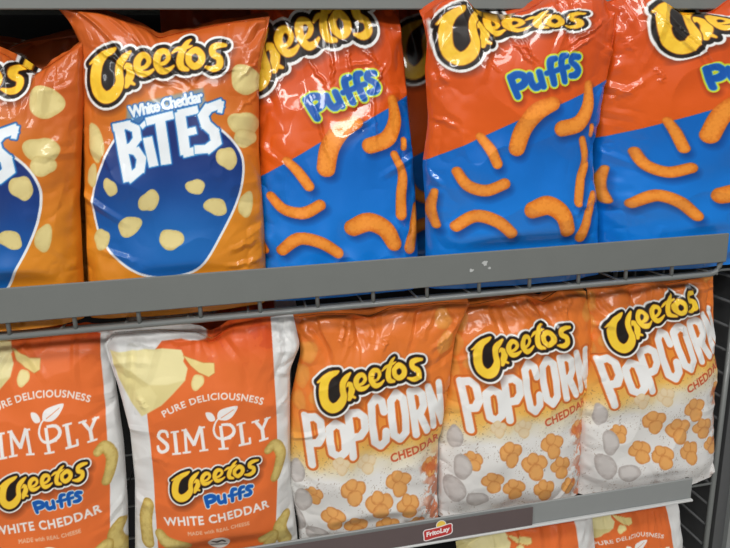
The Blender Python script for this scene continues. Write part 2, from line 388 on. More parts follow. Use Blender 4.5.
def art_simply(a):
    P = a.P; x, y = P[:,0], P[:,1]
    a.C[:] = np.array((228,228,226)) / 255.
    xl = np.interp(y, [325,345,352,415,460,548,620], [143,143,144,147,152,158,164]); xr = np.interp(y, [315,350,420,475,548,620], [271,273,277,278,275,275])
    d = np.maximum(xl - x, x - xr); al = np.clip(.5 - d/a.aa, 0, 1)[:,None]
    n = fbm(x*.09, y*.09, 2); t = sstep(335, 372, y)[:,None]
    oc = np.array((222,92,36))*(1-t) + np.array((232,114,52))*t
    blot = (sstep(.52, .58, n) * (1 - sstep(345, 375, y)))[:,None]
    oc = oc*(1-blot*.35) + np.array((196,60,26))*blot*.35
    a.C[:] = a.C*(1-al) + oc/255.*al
    z = lambda px, py: (95+px/3.467, 310+py/3.467)
    a.poly([(90,310),(215,310),(216,341),(211,347),(180,343),(160,346),(153,354),(148,364),(90,368)], (224,224,222), aa=1)
    # cheese wedge and crumbs
    a.poly([z(*p) for p in [(40,163),(120,158),(212,148),(296,150),(308,172),(304,186),(320,208),(312,246),(270,290),(230,330),(160,372),(120,330),(70,245)]], (238,226,168), aa=1.2)
    a.poly([z(*p) for p in [(40,163),(110,222),(185,268),(250,262),(312,246),(270,290),(230,330),(160,372),(120,330),(70,245)]], (222,206,140), k=.8, aa=2)
    a.poly([z(*p) for p in [(130,290),(185,268),(215,300),(200,345),(160,372),(128,338)]], (236,222,158), k=.7, aa=2)
    a.poly([z(*p) for p in [(304,168),(330,176),(375,190),(412,192),(414,222),(394,234),(360,220),(330,198)]], (236,214,140), aa=1, border=(.5,(200,120,50)))
    a.blob(*z(355,250), 6.5, 7.2, .3, (242,226,160), (212,170,92), seed=4)
    # arched line
    x0, y0, x1, y1, xm, ym = 164.5, 416.5, 262., 404.5, 212., 398.5
    def arc(u, v):
        X = x0 + (x1-x0)*u; Y = y0 + (y1-y0)*u - 4*(( (y0+y1)/2 - ym))*u*(1-u)
        sl = (y1-y0) - 4*((y0+y1)/2-ym)*(1-2*u); L = np.hypot(x1-x0, sl)
        return X + v*6.4*sl/L, Y - v*6.4*(x1-x0)/L
    a.text('PURE DELICIOUSNESS', arc, (246,238,230), bold=.22, spacing=1.1)
    W = (246,242,238)
    Ls = []
    zz = lambda L: [(*z(px, py), r/3.467) for px, py, r in L]
    Ls += [smooth_pts(zz([(252,432,5),(246,420,6),(228,420,6),(220,438,6.5),(234,452,7),(250,466,7),(250,482,6.5),(234,490,6),(222,484,6),(218,472,5)]),False,3)]
    Ls += [zz([(250,424,4),(253,440,4)]), zz([(219,470,4),(222,488,4)])]
    Ls += [zz([(276,420,7),(284,492,7)]), zz([(264,422,4),(290,418,4)]), zz([(270,495,4),(298,491,4)])]
    Ls += [zz([(312,414,5.5),(318,486,5.5)]), zz([(312,412,7),(344,462,6.5),(366,402,7)]), zz([(368,404,6.5),(378,480,6.5)]), zz([(302,414,4),(318,412,4)]), zz([(360,405,4),(380,402,4)]), zz([(306,489,4),(332,486,4)]), zz([(364,483,4),(392,479,4)])]
    Ls += [zz([(436,398,6.5),(446,470,6.5)]), smooth_pts(zz([(440,360,3),(420,382,3.5),(412,412,4.5),(424,436,5),(450,438,6),(476,424,6.5),(482,406,6.5),(468,390,6),(440,392,5)]),False,3), zz([(430,474,4),(462,469,4)]), zz([(440,440,4),(470,434,5)])]
    Ls += [zz([(504,388,7),(513,458,7)]), zz([(492,391,4),(520,386,4)]), zz([(500,461,4),(538,455,5),(536,438,4)])]
    Ls += [zz([(556,384,6.5),(580,414,6.5),(598,378,5.5)]), zz([(580,414,7),(584,446,7)]), zz([(544,387,4),(568,382,4)]), zz([(588,381,4),(608,377,4)]), zz([(570,450,4),(600,445,4)])]
    a.strokes(Ls, [(-.22, W)], df=d_flat)
    a.poly([z(*p) for p in [(424,368),(430,345),(455,332),(494,326),(482,355),(460,374),(434,376)]], W, closed_smooth=True)
    a.poly([z(*p) for p in [(384,352),(402,352),(414,364),(416,378),(400,382),(388,370)]], W, closed_smooth=True)
    a.strokes([zz([(438,368,1.2),(480,338,1.0)])], [(0, (228,130,80))])
    wordmark(a, [[.6189,-.0461,120.5622],[-.0751,.5134,452.8434],[0,0,1]], yellow=(250,204,52))
    puffs_word(a, [[.6257,-.0712,-107.4],[-.0012,.4321,459.6556],[0,0,1]], rim=(240,240,236), rimw=2.2, shadow=False)
    def ln(xa, ya, xb, yb, h, sag=0):
        L = math.hypot(xb-xa, yb-ya); nx, ny = (yb-ya)/L, -(xb-xa)/L
        return lambda u, v: (xa+(xb-xa)*u + nx*h*v, ya+(yb-ya)*u + ny*h*v + sag*4*u*(1-u))
    a.text('WHITE CHEDDAR', ln(165.5,523.5,269,506,8.2,1.2), W, bold=.35, spacing=1.12)
    a.text('MADE with REAL CHEESE', ln(189,530,249.5,521,3.6,.4), (244,206,176), bold=.1, spacing=1.1)
    a.blob(219, 541, 11, 8.6, 0, (236,236,230), (232,232,226), 1, 0)
    a.strokes([[(213,539,1.2),(217,541,1.8),(222,538,1.6),(225,541,1)]], [(0, (50,60,60))]); a.strokes([[(211,545,.5),(227,545,.5)]], [(0,(90,96,90))])
    cc = dict(col=(222,200,122), dark=(176,140,62), n=4)
    a.curl([(268,450,4),(275,446,5.5),(281,455,5.5),(279,468,5),(275,478,4.5)], **cc)
    a.curl([(148,506,6),(145,522,7),(147,545,7)], **cc); a.curl([(160,533,5),(168,541,6.5),(187,543,5.5)], **cc); a.curl([(286,520,5),(280,530,7),(286,546,7)], **cc); a.curl([(262,541,4),(274,536,5),(268,550,6)], **cc)
ARTS = dict(bites=art_bites, puffs=art_puffs, popcorn=art_popcorn, simply=art_simply)

# ------------------------------------------------------------------ bags
BAGS={
 'bites0':dict(zt=-0.188,L=[[-0.3833, 0.1074], [-0.4058, -0.018], [-0.4477, -0.249]],R=[[-0.1837, 0.1034], [-0.1908, 0.0348], [-0.2127, -0.0898], [-0.2224, -0.1966], [-0.2296, -0.249]],T=[[-0.3833, 0.1074], [-0.3294, 0.1125], [-0.2782, 0.0929], [-0.2418, 0.0669], [-0.2117, 0.0851], [-0.1837, 0.1034]],yt=0.85,yb=0.85,b=0.05,art='bites',M=[[1.0, -0.2181402, 0.5101092], [-0.001821337, -0.9244956, 0.1176474], [0.0002800667, -0.0003419156, 0.001191693]]),
 'bites1':dict(zt=-0.188,L=[[-0.211, 0.1474], [-0.1966, 0.1279], [-0.1875, 0.1011], [-0.1942, 0.0353], [-0.2067, -0.0651], [-0.22, -0.1993], [-0.2247, -0.249]],R=[[0.0484, 0.1343], [0.0381, 0.0988], [0.0283, 0.0551], [0.0216, -0.0359], [0.0209, -0.1393], [0.0185, -0.2117], [0.0158, -0.249]],T=[[-0.211, 0.1474], [-0.1601, 0.1394], [-0.1079, 0.1193], [-0.0946, 0.1086], [-0.0542, 0.1179], [-0.0033, 0.1272], [0.0484, 0.1343]],yt=0.86,yb=0.86,b=0.045,art='bites',M=[[1.0, -0.1583746, 0.2861021], [0.00259923, -0.9881035, 0.14669], [0.0002724311, -0.0003438281, 0.001188562]]),
 'puffs2':dict(zt=-0.188,L=[[0.0248, 0.1565], [0.0231, 0.0305], [0.0155, -0.1059], [0.017, -0.249]],R=[[0.227, 0.1672], [0.2344, 0.0798], [0.2394, -0.0031], [0.2459, -0.1041], [0.2492, -0.249]],T=[[0.0248, 0.1565], [0.1194, 0.1693], [0.227, 0.1672]],yt=0.89,yb=0.87,b=0.04,art='puffs',M=[[1.0, -0.007227373, 0.5323474], [0.07550187, -0.9658457, 0.1143585], [0.0002642783, -0.0002759786, 0.001202613]]),
 'puffs2b':dict(zt=-0.188,L=[[0.1763, 0.1787], [0.1675, 0.0294], [0.1566, -0.249]],R=[[0.4421, 0.1797], [0.4472, 0.0222], [0.4559, -0.249]],T=[[0.1763, 0.1787], [0.2963, 0.1833], [0.4421, 0.1797]],yt=0.96,yb=0.96,b=0.03,art='puffs',M=[[1.0, -0.1694702, 0.3588025], [-0.002416453, -0.9761875, 0.140946], [0.0002555112, -0.0003348041, 0.001270802]]),
 'puffs3':dict(zt=-0.188,L=[[0.2463, 0.1309], [0.2525, 0.0993], [0.2491, 0.0617], [0.2548, -0.0038], [0.2472, -0.0654], [0.2524, -0.1158], [0.2559, -0.249]],R=[[0.5277, 0.1357], [0.5209, 0.0612], [0.5158, 0.0272], [0.5078, -0.0522], [0.5095, -0.0804], [0.5263, -0.1393], [0.5419, -0.249]],T=[[0.2463, 0.1309], [0.2682, 0.1455], [0.2984, 0.1553], [0.3194, 0.1345], [0.3592, 0.1295], [0.3949, 0.137], [0.4162, 0.1496], [0.4598, 0.1585], [0.4975, 0.1536], [0.5277, 0.1357]],yt=0.825,yb=0.86,b=0.05,art='puffs',M=[[0.9963766, -0.1876885, 0.2758815], [0.002630712, -1.0, 0.1413512], [0.0002715701, -0.0004682069, 0.001145936]]),
 'puffs4':dict(zt=-0.188,L=[[0.5163, 0.1486], [0.5225, 0.0719], [0.5144, 0.0024], [0.5208, -0.0863], [0.5472, -0.249]],R=[[0.8094, 0.152], [0.82, 0.0385], [0.8403, -0.0853], [0.8721, -0.249]],T=[[0.5163, 0.1486], [0.5604, 0.1618], [0.6041, 0.1515], [0.6383, 0.1341], [0.6875, 0.1354], [0.7121, 0.1517], [0.7473, 0.1654], [0.8094, 0.152]],yt=0.84,yb=0.87,b=0.05,art='puffs',M=[[0.7753989, -0.1604086, 0.1286013], [-0.07829345, -1.0, 0.2025374], [0.000253827, -0.0004157064, 0.001094667]]),
 'simply0':dict(zt=-0.611,L=[[-0.4315, -0.2638], [-0.4357, -0.3779], [-0.4674, -0.648]],R=[[-0.1922, -0.2754], [-0.203, -0.3321], [-0.2025, -0.4405], [-0.2083, -0.5374], [-0.2195, -0.648]],T=[[-0.4315, -0.2638], [-0.3422, -0.2745], [-0.2659, -0.2708], [-0.1922, -0.2754]],yt=0.86,yb=0.85,b=0.045,art='simply',M=[[1.0, -0.1492766, 0.493113], [0.00285491, -0.8702661, 0.1652878], [0.0002780752, -0.000285865, 0.001154996]]),
 'simply1':dict(zt=-0.611,L=[[-0.2068, -0.2872], [-0.1966, -0.3483], [-0.1896, -0.4196], [-0.1928, -0.5011], [-0.2108, -0.648]],R=[[0.0521, -0.2673], [0.0594, -0.3158], [0.0426, -0.3534], [0.0377, -0.4345], [0.033, -0.537], [0.037, -0.6284], [0.0368, -0.648]],T=[[-0.2068, -0.2872], [-0.1932, -0.2713], [-0.1318, -0.2731], [-0.0844, -0.2823], [-0.0652, -0.2962], [-0.0344, -0.2754], [0.0123, -0.268], [0.0522, -0.2658]],yt=0.84,yb=0.85,b=0.045,art='simply',M=[[1.0, -0.1673203, 0.2795167], [0.001172239, -0.9936127, 0.1432185], [0.0002684834, -0.0003804977, 0.001161425]]),
 'popcorn1':dict(zt=-0.611,L=[[0.0508, -0.2779], [0.0611, -0.3273], [0.0401, -0.4056], [0.0287, -0.5407], [0.04, -0.6149], [0.0401, -0.648]],R=[[0.3235, -0.2784], [0.3013, -0.3235], [0.2857, -0.4367], [0.2725, -0.5059], [0.2708, -0.5979], [0.2731, -0.648]],T=[[0.0508, -0.2779], [0.0994, -0.2734], [0.1334, -0.2781], [0.1695, -0.2862], [0.2005, -0.2719], [0.2361, -0.2752], [0.2754, -0.2709], [0.3234, -0.2752]],yt=0.85,yb=0.855,b=0.045,art='popcorn',M=[[1.0, -0.162872, 0.2840952], [0.002371223, -0.9906237, 0.1456652], [0.0002715312, -0.0003625163, 0.001180194]]),
 'popcorn2':dict(zt=-0.611,L=[[0.2997, -0.2888], [0.2996, -0.3497], [0.2793, -0.4412], [0.272, -0.5291], [0.2733, -0.648]],R=[[0.527, -0.281], [0.5449, -0.3755], [0.5315, -0.4636], [0.5284, -0.547], [0.5313, -0.648]],T=[[0.2997, -0.2888], [0.3457, -0.2881], [0.384, -0.2834], [0.4211, -0.2784], [0.456, -0.2948], [0.4776, -0.275], [0.527, -0.281]],yt=0.865,yb=0.86,b=0.042,art='popcorn',M=[[0.9815894, -0.07916708, 0.08923222], [0.01340437, -1.0, 0.1690225], [0.0002592093, -0.0003163083, 0.001172784]]),
 'popcorn3':dict(zt=-0.611,L=[[0.5274, -0.278], [0.5303, -0.3813], [0.5222, -0.4888], [0.5286, -0.648]],R=[[0.7563, -0.2734], [0.7705, -0.3887], [0.7874, -0.5428], [0.7952, -0.648]],T=[[0.5274, -0.278], [0.5844, -0.2778], [0.6383, -0.2722], [0.6723, -0.2802], [0.7563, -0.2734]],yt=0.86,yb=0.86,b=0.04,art='popcorn',M=[[0.9593838, 0.06521081, -0.06508372], [0.1417422, -1.0, 0.1170172], [0.0002591249, -0.0003315923, 0.001133155]]),
 'small0':dict(zt=-1.02,L=[[0.3029, -0.701], [0.3119, -0.8142], [0.3212, -1.06]],R=[[0.5486, -0.6813], [0.5644, -0.7805], [0.5797, -1.06]],T=[[0.3029, -0.701], [0.3776, -0.6793], [0.4323, -0.6811], [0.5486, -0.6813]],yt=0.84,yb=0.85,b=0.035,art='simply',M=[[0.7458019, -0.06170149, -0.1566783], [0.01651438, -1.0, -0.3529755], [0.0002263311, -0.0003846434, 0.0005969073]]),
 'small1':dict(zt=-1.02,L=[[0.5515, -0.6929], [0.5654, -0.7867], [0.5798, -1.06]],R=[[0.724, -0.685], [0.7461, -0.795], [0.7708, -1.06]],T=[[0.5515, -0.6929], [0.6494, -0.687], [0.724, -0.685]],yt=0.85,yb=0.85,b=0.03,art='simply',M=[[0.6234633, -0.2109467, -0.3912644], [0.04971787, -1.0, -0.4818581], [0.0002398473, -0.0009648556, -0.0001416335]]),
 'hidden_bites':dict(zt=-0.188,L=[[-0.4352, 0.122], [-0.4607, -0.0205], [-0.5018, -0.249]],R=[[-0.2071, 0.1279], [-0.2166, 0.0396], [-0.2415, -0.1019], [-0.2574, -0.249]],T=[[-0.4328, 0.1344], [-0.315, 0.1106], [-0.2881, 0.1207], [-0.2071, 0.1279]],yt=0.965,yb=0.965,b=0.03,art='bites',M=[[1.0, -0.2208067, 0.5752233], [-0.002342139, -0.9296003, 0.135034], [0.0002585121, -0.0003317357, 0.001282099]]),
}


def resample(pts, n, t=None):
    p = np.array(pts, float); s = np.r_[0, np.cumsum(np.hypot(*np.diff(p, axis=0).T))]; s /= s[-1]
    t = np.linspace(0, 1, n) if t is None else t
    # lightly rounded polyline
    out = np.stack([np.interp(t, s, p[:,k]) for k in (0,1)], 1)
    kx = max(1, n // 50); ker = np.ones(2*kx+1) / (2*kx+1)
    for k in (0,1):
        q = np.pad(out[:,k], kx, mode='reflect', reflect_type='odd'); out[:,k] = np.convolve(q, ker, 'valid')
    return out

def tri(d, w): return np.clip(1 - np.abs(d) / w, 0, 1)

def make_bag(key, label, film, group, seed, creases=(), res=(270, 360), warp=None, dx=0., dy=0., tint=1., pleat=1., soft=1.):
    b = BAGS[key]; nu, nv = res; rs = np.random.RandomState(seed)
    u = np.linspace(0, 1, nu); v = np.linspace(0, 1, nv)
    Lc, Rc, Tc = resample(b['L'], nv), resample(b['R'], nv), resample(b['T'], nu)
    V, U = np.meshgrid(v, u, indexing='ij')
    X = Lc[:,None,0]*(1-U) + Rc[:,None,0]*U; Z = Lc[:,None,1]*(1-U) + Rc[:,None,1]*U
    w = (1 - V) ** 7
    X = X + w * (Tc[None,:,0] - (Tc[0,0]*(1-U) + Tc[-1,0]*U)); Z = Z + w * (Tc[None,:,1] - (Tc[0,1]*(1-U) + Tc[-1,1]*U))
    ye = b['yt']*(1-V) + b['yb']*V
    cs = (1 - np.abs(2*U-1)**2.6) ** .62
    prof = np.where(V < .5, np.clip(4*V*(1-V), 0, 1) ** .42, 1 - .35*sstep(.88, 1., V)) * (.84 + .2*V)
    # a soft inward fold under every dip of the top seal
    dip = (Tc[:,1].max() - Tc[:,1]); dip = dip / (dip.max() + 1e-6) * min(1, dip.max() / .02)
    fold = dip[None,:] * np.exp(-V/.10) * .012
    Y = ye - b['b'] * cs * prof + fold
    # artwork coordinates
    M = np.array(b['M']); H = np.stack([X.ravel(), Z.ravel(), np.ones(X.size)], 1) @ M.T
    P = H[:, :2] / H[:, 2:3]
    Pg = P.reshape(nv, nu, 2)
    # crumples: broad, fine, pleats running down from the seal, sharp creases
    hgt = (fbm(U*3.1 + seed, V*4.3, seed, 2) - .38) * .024 * cs * soft
    e = np.minimum(U, 1-U); edge = np.exp(-e/.13)
    hgt += (np.abs(fbm(U*6+seed*2, V*9, seed+3, 3) - .44)) * .026 * edge * soft
    hgt += np.exp(-(V/.22)**2) * (.25 - np.abs(fbm(U*3.4+seed*1.7, V*2.6, seed+21, 2) - .38)*3) * .012 * soft * min(1.6, .5 + .5*pleat)
    hgt += (.5 - np.abs(fbm(U*4+3*seed, V*5, seed+9, 2) - .38)*4) * .005 * soft
    topk = np.exp(-V/.10)
    ph = fbm(U*2, V*2, seed+5) * 5
    hgt += pleat * topk * (np.abs(np.sin(U*13 + ph + seed)) - .5) * .009 * (1-.6*edge)
    for _ in range(16):
        x0 = rs.rand(); side = rs.rand()
        if side < .55: p0 = np.array([x0, rs.rand()*.05]); p1 = p0 + np.array([(rs.rand()-.5)*.35, .08 + .2*rs.rand()])
        elif side < .85:
            s_ = rs.rand() < .5; y0 = rs.rand(); p0 = np.array([.0 if s_ else 1., y0]); p1 = p0 + np.array([(.08+.2*rs.rand())*(1 if s_ else -1), (rs.rand()-.3)*.16])
        else: p0 = np.array([rs.rand(), .97]); p1 = p0 + np.array([(rs.rand()-.5)*.3, -.1-.1*rs.rand()])
        ab = p1 - p0; asp = np.array([1., 1.35]); ab2 = ab*asp
        qx = (U-p0[0])*asp[0]; qy = (V-p0[1])*asp[1]; t = np.clip((qx*ab2[0]+qy*ab2[1])/(ab2@ab2), 0, 1)
        dd = np.hypot(qx - t*ab2[0], qy - t*ab2[1])
        hgt += tri(dd, .022 + .02*rs.rand()) * (1-t)**.7 * (.0025 + .004*rs.rand()) * soft * (1 if rs.rand() < .7 else -1)
    for cr in creases:
        x0, y0, x1, y1, amp, wd = cr
        ax, ay = x1-x0, y1-y0; qx = Pg[:,:,0]-x0; qy = Pg[:,:,1]-y0
        t = np.clip((qx*ax+qy*ay)/(ax*ax+ay*ay), 0, 1); wob = (fbm(t*6+x0, t*0+y0, 3)-.47)*5
        dd = (qx*ay-qy*ax)/math.hypot(ax, ay) + wob; over = np.hypot(qx-t*ax, qy-t*ay)
        hgt += tri(dd, wd) * np.clip(1.5 - over/(wd*1.5+4), 0, 1) * np.sin(PI*np.clip(t*.9+.05,0,1)) * amp * .0024
    rim = np.clip(e/.02, 0, 1) * np.clip(V/.015, 0, 1)
    Y = Y - hgt * np.clip(rim, .15, 1)
    zt = b['zt']; lim = .8175 - .09*sstep(zt - .005, zt + .09, Z)
    Y = np.where(Z < zt + .09, lim + np.logaddexp(0, (Y - lim) / .003) * .003, Y)
    # printed colours
    if warp is not None: P = warp(P)
    sp = abs(Lc[nv//2,0] - Rc[nv//2,0]) / nu * 780
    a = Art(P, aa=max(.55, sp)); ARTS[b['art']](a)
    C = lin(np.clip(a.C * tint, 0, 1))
    # back of the pouch: coarse copy of the outline bulging the other way
    st = 6; iu = np.r_[0:nu-1:st, nu-1]; iv = np.r_[0:nv-1:st, nv-1]
    root = empty('chip_bag', (float((Lc[-1,0]+Rc[-1,0])/2)+dx, b['yb']+dy, float(min(Lc[-1,1], Rc[-1,1]))), label, 'snack bag', group)
    O = np.array(root.location) - np.array((dx, dy, 0))
    front = np.stack([X.ravel()-O[0], Y.ravel()-O[1], Z.ravel()-O[2]], 1)
    bx = X[np.ix_(iv, iu)]; bz = Z[np.ix_(iv, iu)]; by = ye[np.ix_(iv, iu)] + (b['b']*.35*cs*prof)[np.ix_(iv, iu)]
    by = by + np.where((np.arange(len(iv))[:,None] % (len(iv)-1) == 0) | (np.arange(len(iu))[None,:] % (len(iu)-1) == 0), 0, .0008)
    back = np.stack([bx.ravel()-O[0], by.ravel()-O[1], bz.ravel()-O[2]], 1)
    n0 = len(front)
    def quads(a_, b_, off, flip):
        i = np.arange(a_-1)[:,None]*b_ + np.arange(b_-1)[None,:]; i = i.ravel() + off
        q = np.stack([i, i+1, i+b_+1, i+b_], 1); return q[:, ::-1] if flip else q
    F = np.vstack([quads(nv, nu, 0, True), quads(len(iv), len(iu), n0, False)])
    lo = (nv-1)*nu; bo = n0 + (len(iv)-1)*len(iu)
    j0 = np.arange(nu-1); near = np.minimum(np.round(np.arange(nu)/st).astype(int), len(iu)-1)   # underside
    keep = near[j0+1] != near[j0]
    q4 = np.stack([lo+j0, lo+j0+1, bo+near[j0+1], bo+near[j0]], 1)
    F3 = np.stack([lo+j0, lo+j0+1, bo+near[j0]], 1)[~keep]; F = np.vstack([F, q4[keep]])
    Vv = np.vstack([front, back]).astype(np.float32)
    me = bpy.data.meshes.new('pouch'); me.vertices.add(len(Vv)); me.vertices.foreach_set('co', Vv.ravel())
    fl_ = np.r_[F.ravel(), F3.ravel()].astype(np.int32); me.loops.add(len(fl_)); me.loops.foreach_set('vertex_index', fl_)
    me.polygons.add(len(F)+len(F3)); me.polygons.foreach_set('loop_start', np.r_[np.arange(0, F.size, 4), F.size+np.arange(0, F3.size, 3)].astype(np.int32)); me.polygons.foreach_set('loop_total', np.r_[np.full(len(F), 4), np.full(len(F3), 3)].astype(np.int32))
    me.update(calc_edges=True); me.validate()
    me.polygons.foreach_set('use_smooth', np.ones(len(me.polygons), bool))
    ca = me.color_attributes.new('print', 'FLOAT_COLOR', 'POINT'); full = np.ones((len(Vv), 4), np.float32)
    full[:n0, :3] = C; full[n0:, :3] = C.reshape(nv, nu, 3)[np.ix_(iv, iu)].reshape(-1, 3)
    ca.data.foreach_set('color', full.ravel()); me.materials.append(film)
    o = bpy.data.objects.new('pouch', me); COL.objects.link(o); o.parent = root
    # crimped top seal, folded slightly back
    m = 7; tops = front.reshape(nv, nu, 3)[0]; sv = []; scol = []
    tc = C.reshape(nv, nu, 3)[0]
    for k in range(m):
        f_ = k / (m-1)
        for j in range(0, nu, 2):
            p = tops[j]; wv = math.sin(j*.31+seed)*.0015*f_ + math.sin(j*.07+seed*3)*.003*f_
            sv.append((p[0], p[1] + .002 + .010*f_ + wv + (.0005 if k % 2 else 0), p[2] + .0075*f_ + math.sin(j*.11+seed)*.001*f_))
            scol.append(tc[j]*(.9 if k % 2 else 1.))
    nj = len(range(0, nu, 2)); sf = [tuple(int(c) for c in q) for q in quads(m, nj, 0, False)]
    s_ = mesh_obj('top_seal', sv, sf, film, root)
    ca = s_.data.color_attributes.new('print', 'FLOAT_COLOR', 'POINT'); fc = np.ones((len(sv), 4), np.float32); fc[:, :3] = np.array(scol); ca.data.foreach_set('color', fc.ravel())
    return root

def copy_bag(src, dx, dy, label, group, dz=0., rz=0.):
    r = src.copy(); COL.objects.link(r); r.location = Vector(src.location) + Vector((dx, dy, dz)); r.rotation_euler.z = rz
    r['label'] = label; r['group'] = group
    for ch in list(src.children):
        c = ch.copy(); COL.objects.link(c); c.parent = r
    return r

GLOSS = mat_film('glossy printed film', .4, .8, .3, .03)
SATIN = mat_film('satin printed film', .45, .4, .3, .05)
MATTE = mat_film('matte printed film', .5, .06, .3, .10)

def squeeze(x0, x1, yl, k):
    def f(P):
        P = P.copy(); kk = k * sstep(x0, x1, P[:,0]); P[:,1] -= kk * np.maximum(0, yl - P[:,1]); return P
    return f

def pulled(P):      # film pulled sideways across the top of the last bag
    P = P.copy(); P[:,0] -= 25 * (1 - sstep(78, 94, P[:,1] + .35*(P[:,0]-460))); return squeeze(482, 515, 28, 1.5)(P)

G1, G2, G3, G4 = 'white cheddar bites bags on the upper shelf', 'blue and orange puffs bags on the upper shelf', 'orange and white puffs bags on the lower shelf', 'cheddar popcorn bags on the lower shelf'
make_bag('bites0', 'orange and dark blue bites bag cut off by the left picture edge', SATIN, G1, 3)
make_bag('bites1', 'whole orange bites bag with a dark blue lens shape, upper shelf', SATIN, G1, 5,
    creases=[(192,84,150,58,1.3,2.6),(192,84,168,52,1.3,2.4),(194,84,208,60,1.2,2.4),(90,44,135,74,1.5,2.6),(118,62,172,86,1.0,2.4),(205,74,240,70,1.2,2.4),(262,56,238,80,1.4,3),(262,90,236,112,1.0,3),(96,250,140,262,1.2,5),(228,250,262,240,1.6,5),(222,266,262,262,1.6,4)])
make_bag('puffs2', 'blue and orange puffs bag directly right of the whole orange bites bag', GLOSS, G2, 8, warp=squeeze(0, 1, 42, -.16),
    creases=[(520,38,532,66,1.5,2.6),(536,66,545,34,1.3,2.4),(560,30,558,60,1.5,2.6),(574,32,590,52,1.5,3),(592,50,580,70,1.4,2.4),(515,72,520,150,1.3,3),(575,70,566,130,1.2,3),(545,88,570,80,1.6,5),(548,112,568,100,1.6,5),(555,48,582,44,1.2,3)])
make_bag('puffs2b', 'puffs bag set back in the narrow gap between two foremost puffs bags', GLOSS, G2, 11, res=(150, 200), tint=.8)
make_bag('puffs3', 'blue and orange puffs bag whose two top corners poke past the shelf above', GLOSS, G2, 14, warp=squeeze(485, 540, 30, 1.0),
    creases=[(517,40,532,64,1.6,2.4),(520,36,539,62,1.4,2.2),(526,34,535,66,1.2,2.2),(603,24,570,45,1.6,3),(600,34,566,56,1.3,3),(614,16,588,34,1.6,3),(440,62,452,86,1.4,4),(488,56,500,74,1.0,2.5),(597,200,570,216,1.5,5),(430,112,462,130,1.2,4)])
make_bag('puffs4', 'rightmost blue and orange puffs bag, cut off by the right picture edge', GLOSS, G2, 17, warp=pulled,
    creases=[(470,18,512,78,1.6,2.4),(484,22,520,76,1.4,2.4),(462,96,436,122,1.2,4),(470,80,475,98,1.4,3.5),(444,50,452,66,1.2,4)])
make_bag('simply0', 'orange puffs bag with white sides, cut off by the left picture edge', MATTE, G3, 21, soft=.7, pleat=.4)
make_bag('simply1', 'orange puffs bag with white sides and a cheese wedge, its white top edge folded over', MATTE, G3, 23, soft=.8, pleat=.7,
    creases=[(118,345,160,352,1.6,5),(160,345,212,344,1.6,5),(212,346,232,330,1.6,4),(292,352,272,330,1.6,5),(292,352,276,356,1.3,5),(137,398,146,412,1.2,4),(278,410,291,398,1.2,4),(150,455,170,462,1.0,5)])
make_bag('popcorn1', 'cheddar popcorn bag touching the white-sided puffs bag, leftmost of the popcorn', SATIN, G4, 27, pleat=2.4,
    creases=[(346,326,342,350,1.6,4),(358,330,352,352,1.4,4),(344,328,360,324,1.4,4),(444,306,420,345,1.7,5),(444,308,462,330,1.6,5),(455,335,430,352,1.5,4),(300,330,316,345,1.5,5),(372,318,376,346,1.3,5),(388,340,384,352,1.4,3),(372,372,378,380,1.5,3),(430,384,412,372,1.1,3)])
make_bag('popcorn2', 'cheddar popcorn bag standing between two other popcorn bags', SATIN, G4, 31, pleat=2.4,
    creases=[(330,344,352,346,1.6,4),(362,344,372,352,1.6,4),(376,338,390,350,1.4,4),(392,360,402,400,1.3,3),(404,362,412,396,1.2,3),(428,330,410,352,1.5,4)])
make_bag('popcorn3', 'cheddar popcorn bag at the right end next to the wire side panel', SATIN, G4, 35, pleat=1.8,
    creases=[(316,350,332,372,1.5,4),(430,300,422,330,1.4,5),(396,392,402,404,1.3,3)])
sm = make_bag('small0', 'puffs bag on the bottom shelf under the brown price label', MATTE, 'puffs bags on the bottom shelf', 41, res=(170, 190), soft=.7)
make_bag('small1', 'narrow puffs bag on the bottom shelf, below the right end of the price strip', MATTE, 'puffs bags on the bottom shelf', 43, res=(190, 220), soft=.5, pleat=.4)
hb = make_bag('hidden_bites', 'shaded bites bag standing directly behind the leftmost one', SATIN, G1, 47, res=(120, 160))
# rows behind
c = copy_bag(hb, .012, .10, 'bites bag deepest in the dark at upper left', G1); c.scale.z = 1.06
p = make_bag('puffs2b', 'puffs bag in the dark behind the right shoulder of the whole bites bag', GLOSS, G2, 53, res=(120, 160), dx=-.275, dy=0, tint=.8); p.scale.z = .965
make_bag('simply1', 'white-sided puffs bag standing behind the one with the folded white top edge', MATTE, G3, 61, res=(110, 140), dx=.01, dy=.10, soft=.4)

# ------------------------------------------------------------------ the rack
STEEL_LIT = mat_plain('grey steel lightened as if lit', srgb(142,145,144), .45, 0, .04, 30, .15, .05)  # lighter copy of STEEL; light on the lower strip is put into the colour
STEEL = mat_plain('grey powder coated steel', srgb(114,117,114), .5, 0, .05, 30, .1, .05)
WIRE = mat_plain('grey coated wire', srgb(118,121,119), .45, 0, .05, 60, .2)
DARKW = mat_plain('dark wire', srgb(88,89,90), .5, 0, .06, 50)
LIP = mat_plain('pale plastic lip', srgb(205,206,204), .35, 0, .03, 20, .3)
BROWN = mat_plain('brown printed label strip', srgb(94,80,80), .42, 0, .06, 25, .2)
SCUFF = mat_plain('label glue residue', srgb(186,188,186), .8, 0, .1, 90)
BACK = mat_plain('dark rack back', srgb(30,30,31), .8, 0, .1, 8)
FLOOR = mat_plain('pale vinyl floor', srgb(190,188,182), .4, 0, .06, 6)
WALL = mat_plain('dim wall paint', srgb(140,140,138), .8, 0, .05, 3)

